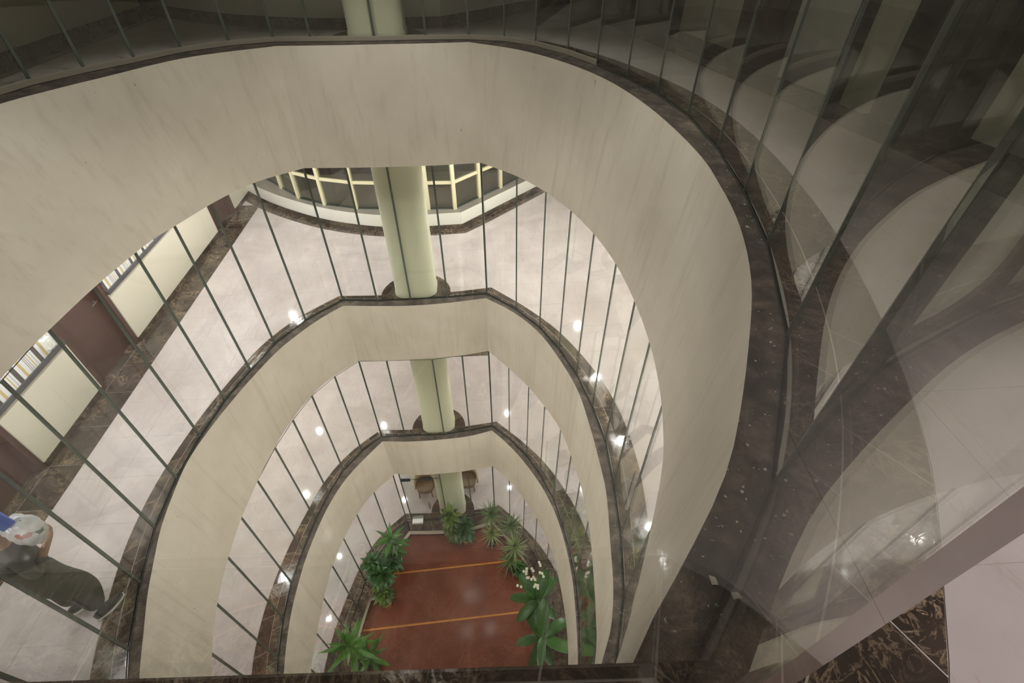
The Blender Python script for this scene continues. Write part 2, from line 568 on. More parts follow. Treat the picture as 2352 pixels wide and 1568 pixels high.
# outer edge of the dark marble border
KR = [(.45, -.42), (.62, -.32), (.82, -.12), (1.0, .12), (1.12, .36), (1.42, 1.1), (1.64, 1.9), (1.80, 2.6), (1.89, 3.2), (1.92, 3.8), (1.88, 4.45), (1.74, 5.1), (1.5, 5.75), (1.16, 6.42), (.66, 7.08), (.06, 7.72)]
KF = [(.06, 7.72), (-.7, 7.62), (-1.4, 7.58), (-2.1, 7.6), (-2.86, 7.63)]
KL = [(-2.86, 7.63), (-3.47, 7.02), (-3.88, 6.35), (-4.12, 5.6), (-4.31, 4.8), (-4.43, 3.9), (-4.43, 3.1), (-4.32, 2.4), (-4.08, 1.55), (-3.75, .8), (-3.3, -.30)]
KRA = [(.45, -.42), (.62, -.32), (.82, -.12), (1.0, .10), (1.2, .38), (1.55, .95), (1.86, 1.75), (2.08, 2.6), (2.2, 3.5), (2.22, 4.3), (2.12, 5.1), (1.9, 5.8), (1.55, 6.6), (1.08, 7.3), (.5, 7.75), (-.1, 7.95)]
KFA = [(-.1, 7.95), (-.7, 7.95), (-1.4, 7.93), (-2.1, 7.95), (-2.8, 7.97)]
KLA = [(-2.8, 7.97), (-3.4, 7.75), (-4.0, 7.25), (-4.5, 6.5), (-4.95, 5.7), (-5.12, 4.9), (-5.2, 3.9), (-5.15, 3.0), (-4.9, 2.1), (-4.4, 1.2), (-3.3, -.30)]


def ring_of(R, F, L, nr=60, nf=16, nl=60):
    return cr(R, nr), cr(F, nf), cr(L, nl)


def poly_mesh(name, outer, holes, z, mat, parent=None):
    loops = [[Vector((x, y, 0)) for x, y in outer]] + [[Vector((x, y, 0)) for x, y in h] for h in holes]
    pts = [p for lp in loops for p in lp]
    tris = tessellate_polygon(loops)
    return mesh(name, [(p.x, p.y, z) for p in pts], [tuple(t) for t in tris], mat, parent)


def skirted(name, verts2d, faces, z, depth, mat, parent):
    """flat piece with its own sides"""
    n = len(verts2d)
    v = [(x, y, z) for x, y in verts2d]
    cnt = {}
    for f in faces:
        for a, b in zip(f, f[1:] + f[:1]):
            k = (min(a, b), max(a, b))
            cnt.setdefault(k, []).append((a, b))
    low = {}
    out = [tuple(f) for f in faces]
    for k, es in cnt.items():
        if len(es) == 1:
            a, b = es[0]
            for i in (a, b):
                if i not in low:
                    low[i] = len(v)
                    v.append((v[i][0], v[i][1], z - depth))
            out.append((b, a, low[a], low[b]))
    return mesh(name, v, out, mat, parent)


def tiles(outer, hole, z, parent, size=0.66, x0=-4.93, y0=3.16, gap=0.0022, keep=lambda x, y: True):
    loops = [[Vector((x, y, 0)) for x, y in outer], [Vector((x, y, 0)) for x, y in hole]]
    pts = [p for lp in loops for p in lp]
    bm = bmesh.new()
    vs = [bm.verts.new(p) for p in pts]
    for t in tessellate_polygon(loops):
        try:
            bm.faces.new([vs[i] for i in t])
        except ValueError:
            pass
    xs = [p.x for p in pts]
    ys = [p.y for p in pts]
    for ax, lo, hi, o in ((0, min(xs), max(xs), x0), (1, min(ys), max(ys), y0)):
        k = math.ceil((lo - o) / size)
        while o + k * size < hi:
            for s in (-gap / 2, gap / 2):
                c = [0, 0, 0]
                c[ax] = o + k * size + s
                nn = [0, 0, 0]
                nn[ax] = 1
                bmesh.ops.bisect_plane(bm, geom=bm.verts[:] + bm.edges[:] + bm.faces[:], plane_co=c, plane_no=nn, dist=1e-5)
            k += 1
    cells = {}
    for f in bm.faces:
        if f.calc_area() < 1e-7:
            continue
        c = f.calc_center_median()
        u, v = (c.x - x0) / size, (c.y - y0) / size
        i, j = math.floor(u), math.floor(v)
        if min(u - i, i + 1 - u) * size < gap / 2 or min(v - j, j + 1 - v) * size < gap / 2:
            continue
        cells.setdefault((i, j), []).append(f)
    for (i, j), fs in cells.items():
        ids, vv, ff = {}, [], []
        for f in fs:
            loop = []
            for q in f.verts:
                if q not in ids:
                    ids[q] = len(vv)
                    vv.append((q.co.x, q.co.y))
                loop.append(ids[q])
            if f.normal.z < 0:
                loop.reverse()
            ff.append(loop)
        cx = sum(p[0] for p in vv) / len(vv)
        cy = sum(p[1] for p in vv) / len(vv)
        if keep(cx, cy):
            skirted('tile', vv, ff, z, 0.01, M['light'], parent)
    bm.free()


def band(inner, outer, rows, z, parent, length=0.62, stag=True):
    """curved rows of dark tiles between two plan polylines of equal count"""
    n = len(inner)
    L = [0.0]
    for a, b in zip(outer, outer[1:]):
        L.append(L[-1] + math.hypot(b[0] - a[0], b[1] - a[1]))

    def at(pl, s):
        s = min(max(s, 0), L[-1] - 1e-6)
        j = 0
        while L[j + 1] < s:
            j += 1
        f = (s - L[j]) / (L[j + 1] - L[j])
        return Vector(pl[j]).lerp(Vector(pl[j + 1]), f)
    for r, (f0, f1) in enumerate(rows):
        s = 0.0 if not (stag and r % 2) else -length * 0.45
        while s < L[-1]:
            a, b = max(0, s) + 0.004, min(L[-1], s + length) - 0.004
            s += length
            if b - a < 0.03:
                continue
            k = 4
            vv, ff = [], []
            for i in range(k + 1):
                t = a + (b - a) * i / k
                p, q = at(inner, t), at(outer, t)
                d = max(1e-4, (q - p).length)
                g = min(0.3, 0.004 / d)
                for fr in (f0 + g, f1 - g):
                    m = p.lerp(q, fr)
                    vv.append((m.x, m.y))
            for i in range(k):
                ff.append([2 * i, 2 * i + 1, 2 * i + 3, 2 * i + 2])
            # orient upwards
            p0, p1, p2 = (Vector(vv[q]) for q in ff[0][:3])
            if (p1 - p0).cross(p2 - p1) < 0:
                ff = [f[::-1] for f in ff]
            skirted('dark_tile', vv, ff, z, 0.01, M['dark'], parent)


# ------------------------------------------------------------------ storeys
XL, XR, YN, YF = -6.0, 3.26, -2.6, 13.2
NAMES = {'A': 'top storey', 'B': 'second storey down', 'C': 'third storey down', 'G': 'ground storey'}


def storey(k, z, top, xr=XR):
    R, F, L = GL[k]
    ring = (cr(KRA, 60), cr(KFA, 16), cr(KLA, 60)) if k == 'A' else ring_of(KR, KF, KL)
    gr = (cr(R, 60), cr(F, 16), cr(L, 60))
    K = ring[0] + ring[1][1:] + ring[2][1:]
    GP = gr[0] + gr[1][1:] + gr[2][1:]
    outer = [(XL - 0.4, YN), (xr, YN), (xr, YF), (XL - 0.4, YF)]
    fl = struct(poly_mesh('floor', outer, [GP], z - 0.003, M['grout']),
                'cream marble tiled floor of the ' + NAMES[k] + ' around the oval opening')
    tiles(outer, K, z, fl)
    for a, b in zip(gr, ring):
        band(a, b, ((0.03, 0.42), (0.42, 1.0)), z, fl)
    # near straight strip of the border
    n = 24
    xs = [ring[2][-1][0] + (ring[0][0][0] - ring[2][-1][0]) * i / (n - 1) for i in range(n)]
    gx = [gr[2][-1][0] + (gr[0][0][0] - gr[2][-1][0]) * i / (n - 1) for i in range(n)]
    if k == 'A':
        band([(x, .125 - .035 * x) for x in gx], [(x, -.405 - .0325 * x) for x in xs], ((0.03, 0.42), (0.42, 1.0)), z, fl)
    if top is not None:
        lg = poly_mesh('trim_' + {'A': '1', 'B': '2', 'C': '3'}[k], GP, [top], z - 0.006, M['cement'] if k != 'A' else [M['cement']])
        struct(lg, 'dusty brown cement ledge outside the glass of the ' + NAMES[k])
    return fl


def fascia(k, top, bot, z):
    n = len(top)
    v = [(x, y, z - 0.008) for x, y in top] + [(x, y, z - 4.2 + CLEAR) for x, y in bot]
    mid = []
    f = []
    # three rows so the stains and flare stay smooth
    rows = 4
    v = []
    for r in range(rows + 1):
        t = r / rows
        for (a, b), (c, d) in zip(top, bot):
            v.append((a + (c - a) * t, b + (d - b) * t, (z - 0.008) + (-4.2 + CLEAR + 0.008) * t))
    for r in range(rows):
        for i in range(n):
            j = (i + 1) % n
            f.append((r * n + i, r * n + j, (r + 1) * n + j, (r + 1) * n + i))
    o = mesh('wall_atrium', v, f, M['fascia'], None, None, True)
    try:
        o.data.set_sharp_from_angle(angle=math.radians(25))
    except Exception:
        pass
    struct(o, 'curved stained beige parapet band below the ' + NAMES[k] + ' floor')
    outer = [(XL - 0.4, YN), (5.8, YN), (5.8, YF), (XL - 0.4, YF)]
    c = poly_mesh('ceiling', outer, [bot], z - 4.2 + CLEAR, M['ceiling'])
    struct(c, 'white ceiling hidden under the slab of the ' + NAMES[k])


storey('A', ZA, A_TOP, 5.8)
storey('B', ZB, B_TOP)
storey('C', ZC, C_TOP)
storey('G', ZG, None)
fascia('A', A_TOP, A_BOT, ZA)
fascia('B', B_TOP, B_BOT, ZB)
fascia('C', C_TOP, C_BOT, ZC)

# ceiling over the top storey and dark roof above the void
struct(poly_mesh('ceiling', [(XL - 0.4, YN), (5.8, YN), (5.8, YF), (XL - 0.4, YF)], [A_TOP], ZA + CLEAR, M['ceiling']),
       'ceiling of the dark top storey above the camera')
struct(poly_mesh('ceiling', [(XL - 0.4, YN), (5.8, YN), (5.8, YF), (XL - 0.4, YF)], [], ZA + 5.5, M['black']),
       'dark roof high over the atrium')


def glass_wall(k, z, h, near=False, skip=()):
    R, F, L = GL[k]
    root = empty('glass_screen', (XC, 7.4, z))
    tag(root, {'A': 'frameless glass screen with pale joints round the dark top storey, nearest the camera',
               'B': 'glass screen with dark joints on the second ledge, in front of the walking person',
               'C': 'frameless glass screen with dark joints standing on the third ledge, above the plants',
               'G': 'lowest frameless glass screen around the red floor with the potted plants'}[k], 'glass screen', 'glass screens around the atrium')
    inv = Matrix.Translation((-XC, -7.4, -z))
    pts = R + F[1:] + L[1:]
    jw = 0.016

    def put(o):
        o.data.transform(inv)
        o.parent = root
    for i, (p, q) in enumerate(zip(pts, pts[1:])):
        if i in skip:
            continue
        d = Vector((q[0] - p[0], q[1] - p[1]))
        u = d.normalized()
        jw = (0.006 if k == 'A' else 0.009) if i < len(R) else 0.016
        a = (p[0] + u.x * jw, p[1] + u.y * jw)
        b = (q[0] - u.x * jw, q[1] - u.y * jw)
        if i == 0 and k == 'A':
            a = (p[0] + u.x * 0.001, p[1] + u.y * 0.001)
        put(seg_box('glass_panel', a, b, 0.014, z + 0.012, z + h, [M['glass'], M['joint'] if k == 'A' else M['edge']]))
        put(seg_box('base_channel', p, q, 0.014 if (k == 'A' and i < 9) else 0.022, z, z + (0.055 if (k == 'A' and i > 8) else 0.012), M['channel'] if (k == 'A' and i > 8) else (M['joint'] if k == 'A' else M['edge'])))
    for i, p in enumerate(pts):
        if i == 0:
            continue
        q = pts[min(i + 1, len(pts) - 1)]
        o = pts[i - 1]
        jw = (0.006 if k == 'A' else 0.009) if i < len(R) - 1 else 0.016
        d = Vector((q[0] - o[0], q[1] - o[1])).normalized()
        put(seg_box('joint', (p[0] - d.x * jw, p[1] - d.y * jw), (p[0] + d.x * jw, p[1] + d.y * jw), 0.016, z + 0.01, z + h, M['joint']))
    return root, put


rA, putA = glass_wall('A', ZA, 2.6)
glass_wall('B', ZB, CLEAR - 0.01)
glass_wall('C', ZC, CLEAR - 0.01)
rG, putG = glass_wall('G', ZG, CLEAR - 0.01, skip=(15,))
# near pane right in front of the camera, its cut edge shows at lower right
for xa, xb in ((-1.25, 0.268), (-3.08, -1.29)):
    pa, pb = (xa, 0.108 - 0.035 * (xa - 0.268)), (xb, 0.108 - 0.035 * (xb - 0.268))
    putA(seg_box('glass_panel', pa, pb, 0.016, ZA + 0.012, ZA + 2.6, [M['glass'], M['cut']]))
    putA(seg_box('base_channel', pa, pb, 0.022, ZA, ZA + 0.012, M['edge']))

nl = empty('trim_11', (-1.0, 0.2, ZA))
struct(nl, 'dark marble ledge strip just outside the pane nearest the camera')
for i in range(5):
    x0 = -2.55 + i * 0.62
    p = (x0, 0.40 - 0.035 * (x0 + 1.27))
    q = (x0 + 0.617, 0.40 - 0.035 * (x0 + 0.617 + 1.27))
    v = [(p[0], 0.135 - 0.035 * p[0]), (q[0], 0.135 - 0.035 * q[0]), (q[0], q[1] - 0.004), (p[0], p[1] - 0.004)]
    skirted('dark_tile', [(x + 1.0, y - 0.2) for x, y in v], [[0, 1, 2, 3]], 0.0, 0.02, M['dark'], nl)

# ------------------------------------------------------------------ columns, one stack
CX = -1.39


def column(z, h, lab, CY=7.765, front=7.47):
    bm = bmesh.new()
    prof = []
    hw, r = 0.385, 0.22
    for cx, cy, a0 in ((hw - r, hw - r, 0), (-hw + r, hw - r, 90), (-hw + r, -hw + r, 180), (hw - r, -hw + r, 270)):
        for i in range(9):
            a = math.radians(a0 + i * 90 / 8)
            prof.append((cx + r * math.cos(a), (cy + r * math.sin(a)) * 0.73))
    n = len(prof)
    levels = [(0, 1.03), (0.07, 1.03), (0.09, 1.0), (h, 1.0)]
    rings = [[bm.verts.new((CX + x * s, CY + y * s, z + zz)) for x, y in prof] for zz, s in levels]
    for a, b in zip(rings, rings[1:]):
        for i in range(n):
            j = (i + 1) % n
            bm.faces.new((a[i], a[j], b[j], b[i]))
    bm.faces.new(rings[-1])
    o = from_bm('column', bm, M['column'], None, True)
    o.data.set_sharp_from_angle(angle=math.radians(40))
    struct(o, lab)
    # ring of dark marble wedges around its foot
    for i in range(12):
        a0, a1 = 2 * PI * i / 12 + 0.006, 2 * PI * (i + 1) / 12 - 0.006
        vv, ff = [], []
        for q in range(6):
            a = a0 + (a1 - a0) * q / 5
            for rr in (0.2, 0.66):
                vv.append((CX + rr * math.cos(a), CY - 0.15 + rr * math.sin(a)))
        if all(y < front + 0.08 for x, y in vv):
            continue
        for q in range(5):
            ff.append([2 * q, 2 * q + 1, 2 * q + 3, 2 * q + 2])
        vv = [(x, max(y, front)) for x, y in vv]
        skirted('ring_tile', vv, ff, z + 0.004, 0.008, M['dark'], o)


column(ZA, 2.6, 'pale green column on the dark top storey behind glass', 8.05, 7.76)
column(ZB, CLEAR, 'pale green column on the second storey in front of the bay windows')
column(ZC, CLEAR, 'pale green column on the third storey with dark marble ring')
column(ZG, CLEAR, 'pale green column on the ground floor between the armchairs')


# ------------------------------------------------------------------ left corridor walls with doors
def wall_left(k, z, dx):
    root = empty('wall_left', (XL + dx, 5, z))
    struct(root, 'left corridor wall of the ' + NAMES[k] + ' with cream wainscot and striped wallpaper')
    X = XL + dx
    doors = [(-1.2, -0.1), (2.92, 4.05), (5.41, 6.54), (10.09, 11.19)]
    runs = []
    y = YN
    for a, b in doors:
        runs.append((y, a))
        y = b
    runs.append((y, 12.1 if k == 'B' else YF))

    def put(o, p=root):
        o.data.transform(Matrix.Translation((-X, -5, -z)))
        o.parent = p
    for a, b in runs:
        put(box('wainscot_panel', X - 0.2, X, a, b, z + 0.10, z + 1.0, M['cream']))
        put(box('baseboard', X - 0.2, X + 0.006, a, b, z, z + 0.10, M['dark']))
        put(box('dado_rail', X - 0.2, X + 0.02, a, b, z + 1.0, z + 1.065, M['rail']))
        put(box('wallpaper', X - 0.2, X - 0.005, a, b, z + 1.065, z + CLEAR, M['wallpaper']))
    for i, (a, b) in enumerate(doors):
        d = empty('door_' + {'B': '1', 'A': '2'}[k], (X, (a + b) / 2, z))
        struct(d, ('maroon corridor door recessed between cream wainscot panels, %s along the left wall of the ' % ('nearest', 'second', 'third', 'farthest')[i]) + NAMES[k])
        def putd(o):
            o.data.transform(Matrix.Translation((-X, -(a + b) / 2, -z)))
            o.parent = d
        putd(box('door_leaf', X - 0.20, X - 0.15, a + 0.08, b - 0.08, z + 0.012, z + 2.1, M['maroon']))
        putd(box('door_frame', X - 0.2, X - 0.02, a, a + 0.08, z, z + 2.2, M['maroon']))
        putd(box('door_frame', X - 0.2, X - 0.02, b - 0.08, b, z, z + 2.2, M['maroon']))
        putd(box('door_head', X - 0.2, X - 0.02, a, b, z + 2.1, z + CLEAR, M['maroon']))
        putd(box('threshold', X - 0.22, X, a, b, z, z + 0.012, M['dark']))
        bm = bmesh.new()
        tube_bm(bm, [(X - 0.15, b - 0.16, z + 1.0), (X - 0.10, b - 0.16, z + 1.0), (X - 0.10, b - 0.28, z + 1.0)], 0.011)
        putd(from_bm('handle', bm, M['steel']))
    return root


wall_left('B', ZB, 0.0)
wall_left('A', ZA, 0.42)
for z, nm in ((ZC, 'third storey down'), (ZG, 'ground storey')):
    struct(box('wall_left', XL - 0.2, XL, YN, YF, z, z + CLEAR, M['cream']), 'plain cream left corridor wall of the ' + nm)
# dark border along the left wall of the two upper storeys
for z, dx, k in ((ZB, 0.0, 'B'), (ZA, 0.42, 'A')):
    rt = empty('baseboard_left', (XL + dx, 5, z))
    struct(rt, 'dark marble floor border along the left corridor wall of the ' + NAMES[k])
    y = YN + 0.1
    while y < 11.4:
        o = box('dark_tile', XL + dx + 0.01, XL + dx + 0.44, y + 0.003, min(y + 0.65, 11.5), z + 0.001, z + 0.006, M['dark'])
        o.data.transform(Matrix.Translation((-XL - dx, -5, -z)))
        o.parent = rt
        y += 0.655
# far corner return wall of the second storey
struct(box('wall_far', -6.0, -5.75, 12.1, 12.35, ZB, ZB + CLEAR, M['cream']), 'short cream return wall in the far left corner of the second storey')

# right walls
for z, nm in ((ZB, 'second storey down'), (ZC, 'third storey down'), (ZG, 'ground storey')):
    struct(box('wall_right', XR, XR + 0.2, YN, YF, z, z + CLEAR, M['cream']), 'plain cream right corridor wall of the ' + nm)
for z, nm, x1 in ((ZA, 'top storey', 5.8), (ZB, 'second storey down', XR), (ZC, 'third storey down', XR), (ZG, 'ground storey', XR)):
    struct(box('wall_near', XL - 0.4, x1, YN - 0.2, YN, z, z + CLEAR, M['cream']), 'cream wall behind the camera on the ' + nm)
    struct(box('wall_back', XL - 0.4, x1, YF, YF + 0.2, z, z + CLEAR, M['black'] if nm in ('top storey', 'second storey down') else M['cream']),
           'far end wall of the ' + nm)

# slanted right wall of the top storey: cream panels, dark doors, pilasters
P0, P1 = Vector((2.42, 8.9)), Vector((5.15, -2.6))
dv = (P1 - P0).normalized()
rw = empty('wall_right', (3.4, 5, ZA))
struct(rw, 'slanted right corridor wall of the dark top storey with cream panels and dark openings')


def on_wall(Y):
    t = (P0.y - Y) / (P0.y - P1.y)
    return (P0.x + (P1.x - P0.x) * t, Y)


def put_rw(o):
    o.data.transform(Matrix.Translation((-3.4, -5, -ZA)))
    o.parent = rw


for a, b, mt, nm, th, z0 in ((8.9, 7.48, 'maroon', 'dark_panel', .06, 0), (7.48, 6.39, 'cream', 'wall_panel', .10, .1), (6.39, 5.54, 'maroon', 'dark_panel', .06, 0),
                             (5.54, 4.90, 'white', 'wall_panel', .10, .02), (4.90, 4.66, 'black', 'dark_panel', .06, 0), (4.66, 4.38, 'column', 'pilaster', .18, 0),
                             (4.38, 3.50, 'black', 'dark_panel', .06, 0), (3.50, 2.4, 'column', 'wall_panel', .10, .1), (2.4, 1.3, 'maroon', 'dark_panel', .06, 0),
                             (1.3, -2.6, 'cream', 'wall_panel', .10, .1)):
    put_rw(seg_box(nm, on_wall(a), on_wall(b), th, ZA + z0, ZA + CLEAR, M[mt]))
    if z0 > 0.05:
        put_rw(seg_box('baseboard', on_wall(a), on_wall(b), th, ZA, ZA + z0, M['dark']))
# dark border in front of it
rb = empty('baseboard_right', (3.4, 5, ZA))
struct(rb, 'dark marble floor border along the slanted right wall of the top storey')
y = 8.8
while y > -2.4:
    o = seg_box('dark_tile', on_wall(y - 0.003), on_wall(y - 0.63), 0.46, ZA + 0.001, ZA + 0.006, M['dark'], None, -0.28)
    o.data.transform(Matrix.Translation((-3.4, -5, -ZA)))
    o.parent = rb
    y -= 0.635


# ------------------------------------------------------------------ bay windows at the far end
BASE = [(-6.4, 12.5), (-5.59, 11.72), (-5.0, 11.25), (-4.41, 10.86), (-3.8, 10.52), (-3.17, 10.26), (-2.44, 10.06), (-1.9, 10.01), (-1.3, 10.0), (-.53, 10.05), (-.25, 10.32), (1.33, 11.85), (2.4, 12.9)]
WIN = [(-5.62, 12.3), (-4.90, 11.56), (-4.34, 10.99), (-3.66, 10.62), (-2.90, 10.38), (-2.0, 10.28), (-1.265, 10.25), (-.68, 10.23), (-.13, 10.76), (.39, 11.23), (1.1, 12.0), (2.0, 13.0)]


def bay(k, z, dy, n):
    root = empty('window_%d' % n, (-1.4, 10.3 + dy, z))
    struct(root, 'cream framed bay window on a low white upstand at the far end of the ' + NAMES[k])
    base = [(x, y + dy) for x, y in BASE]
    win = [(x, y + dy) for x, y in WIN]

    def put(o):
        o.data.transform(Matrix.Translation((1.4, -10.3 - dy, -z)))
        o.parent = root
        return o
    bl = cr(base[:9], 40) + base[9:]
    n_ = len(bl)
    H = 0.40
    # upstand wall
    v = [(x, y, z + 0.11) for x, y in bl] + [(x, y, z + H) for x, y in bl]
    f = [(i, i + 1, n_ + i + 1, n_ + i) for i in range(n_ - 1)]
    put(mesh('upstand', v, f, M['white']))
    v = [(x, y - 0.006, z) for x, y in bl] + [(x, y - 0.006, z + 0.11) for x, y in bl]
    put(mesh('skirting', v, f, M['dark']))
    # sill slabs between upstand edge and window line
    for i in range(len(win) - 1):
        a, b = win[i], win[i + 1]

        def front(p):
            best = min(bl, key=lambda q: (q[0] - p[0]) ** 2 + (q[1] - p[1]) ** 2)
            return best
        fa, fb = front(a), front(b)
        mids = [q for q in bl if min(fa[0], fb[0]) < q[0] < max(fa[0], fb[0])]
        lp = [fa] + mids + [fb]
        c = Vector(((a[0] + b[0]) / 2, (a[1] + b[1]) / 2))
        back = [(b[0], b[1] + 0.08), (a[0], a[1] + 0.08)]
        pl = [(x + (c.x - x) * 0.004, y + (c.y - y) * 0.004) for x, y in lp + back]
        put(skirted('sill_slab', pl, [list(range(len(pl)))], z + H + 0.004, 0.03, M['sill'], None))
    for i, p in enumerate(win):
        o = win[max(i - 1, 0)]
        q = win[min(i + 1, len(win) - 1)]
        d = Vector((q[0] - o[0], q[1] - o[1])).normalized()
        e = 0.038
        put(seg_box('mullion', (p[0] - d.x * e, p[1] - d.y * e), (p[0] + d.x * e, p[1] + d.y * e), 0.10, z + H, z + CLEAR, M['frame']))
    for p, q in zip(win, win[1:]):
        d = Vector((q[0] - p[0], q[1] - p[1])).normalized()
        a = (p[0] + d.x * 0.03, p[1] + d.y * 0.03)
        b = (q[0] - d.x * 0.03, q[1] - d.y * 0.03)
        put(seg_box('transom', a, b, 0.07, z + 0.995, z + 1.06, M['frame']))
        put(seg_box('bottom_rail', a, b, 0.05, z + H, z + H + 0.03, M['edge']))
        put(seg_box('pane', a, b, 0.012, z + H + 0.03, z + 0.995, M['pane']))
        put(seg_box('pane', a, b, 0.012, z + 1.06, z + CLEAR, M['pane']))
    # dark tile border at its foot
    m = len(bl)
    outer = []
    for i, (x, y) in enumerate(bl):
        o = bl[max(i - 1, 0)]
        q = bl[min(i + 1, m - 1)]
        d = Vector((q[0] - o[0], q[1] - o[1])).normalized()
        outer.append((x + d.y * 0.24, y - d.x * 0.24))
    bt = empty('trim_%d' % (n + 4), (-1.4, 10.0, z))
    struct(bt, 'dark marble floor border following the bay window of the ' + NAMES[k])
    before = set(COL.objects)
    band(bl, outer, ((0.02, 1.0),), z + 0.006, bt, 0.6)
    for o in set(COL.objects) - before:
        o.data.transform(Matrix.Translation((1.4, -10.0, -z)))


bay('B', ZB, 0.0, 1)
bay('A', ZA, -1.35, 2)
# dark band before the far wall of the third storey
tb = empty('trim_8', (-1.4, 10.4, ZC))
struct(tb, 'dark marble floor border before the far wall of the third storey')
for i in range(9):
    o = box('dark_tile', -6 + i * 0.66, -6 + i * 0.66 + 0.655, 10.14, 10.55, ZC + 0.001, ZC + 0.007, M['dark'])
    o.data.transform(Matrix.Translation((1.4, -10.4, -ZC)))
    o.parent = tb


# ------------------------------------------------------------------ sunken red floor of the ground storey
CIR = [(.2, .5), (.6, 1.3), (.9, 2.1), (1.1, 2.9), (1.18, 3.7), (1.18, 4.4), (1.06, 5.19), (.85, 5.75), (.54, 6.25), (.2, 6.75), (-.19, 7.22)]
CIF = [(-.19, 7.22), (-.8, 7.08), (-1.51, 7.02), (-2.1, 7.03), (-2.68, 7.06)]
CIL = [(-2.68, 7.06), (-3.1, 6.45), (-3.38, 5.85), (-3.57, 5.26), (-3.74, 4.37), (-3.78, 3.6), (-3.7, 2.8), (-3.5, 2.0), (-3.1, .9), (-2.9, .5)]
ci = (cr(CIR, 60), cr(CIF, 16), cr(CIL, 60))
CI = ci[0] + ci[1][1:] + ci[2][1:]
ZP = -0.28
red = struct(poly_mesh('floor', CI, [], ZP, M['red']), 'polished reddish brown sunken floor at the bottom of the atrium')
n = len(CI)
curb = struct(mesh('trim_9', [(x, y, 0.0) for x, y in CI] + [(x, y, ZP + 0.06) for x, y in CI],
                   [(i, i + 1, n + i + 1, n + i) for i in range(n - 1)], M['cream']), 'cream riser stepping down to the red floor')
sk = mesh('skirting', [(x + (XC - x) * 0.003, y, ZP + 0.06) for x, y in CI] + [(x + (XC - x) * 0.003, y, ZP) for x, y in CI],
          [(i, i + 1, n + i + 1, n + i) for i in range(n - 1)], M['dark'], curb)
rim = empty('trim_10', (XC, 4, 0))
struct(rim, 'dark marble border between the ground glass and the red floor')
before = set(COL.objects)
for a, b in zip((cr(GL['G'][0], 60), cr(GL['G'][1], 16), cr(GL['G'][2], 60)), ci):
    band(a, b, ((0.04, 1.0),), 0.0, rim, 0.62)
for o in set(COL.objects) - before:
    o.data.transform(Matrix.Translation((-XC, -4, 0)))
for p, q in (((-3.36, 5.93), (.66, 6.12)), ((-3.72, 4.52), (1.14, 4.74)), ((-3.7, 3.0), (1.1, 3.2))):
    seg_box('brass_strip', p, q, 0.045, ZP - 0.002, ZP + 0.002, M['brass'], red)

# glass door beside the far left corner of the ground storey
dr = empty('door_3', (-2.2, 7.38, 0))
struct(dr, 'frameless glass door with dark patch fittings left of the ground column')


def put_dr(o):
    o.data.transform(Matrix.Translation((2.2, -7.38, 0)))
    o.parent = dr


put_dr(seg_box('glass_leaf', (-2.58, 7.38), (-1.58, 7.38), 0.012, 0.02, 2.28, [M['glass'], M['edge']]))
put_dr(seg_box('transom_panel', (-2.58, 7.38), (-1.58, 7.38), 0.012, 2.29, CLEAR - 0.01, [M['glass'], M['edge']]))
put_dr(box('patch_fitting', -2.62, -2.36, 7.36, 7.40, 2.22, 2.32, M['edge'], None, 0.004))
put_dr(box('patch_fitting', -2.00, -1.76, 7.36, 7.40, 2.22, 2.32, M['edge'], None, 0.004))
o = box('bottom_patch', -2.60, -2.28, 7.26, 7.40, 0.0, 0.09, M['white_plastic'], None, 0.006)
o['label'] = 'white plate at the foot of the door'
put_dr(o)
bm = bmesh.new()
tube_bm(bm, [(-1.98, 7.32, 0.78), (-1.98, 7.32, 1.28)], 0.016)
tube_bm(bm, [(-1.98, 7.38, 0.86), (-1.98, 7.32, 0.86)], 0.01)
tube_bm(bm, [(-1.98, 7.38, 1.2), (-1.98, 7.32, 1.2)], 0.01)
put_dr(from_bm('handle', bm, M['steel'], None, True))

# ------------------------------------------------------------------ armchairs behind the ground column
M['seat'] = plain('brown_upholstery', (0.17, 0.125, 0.075), 0.7, 0, 0.15, 20)
M['tan'] = plain('tan_slatted_back', (0.50, 0.40, 0.24), 0.55, 0, 0.1, 14)


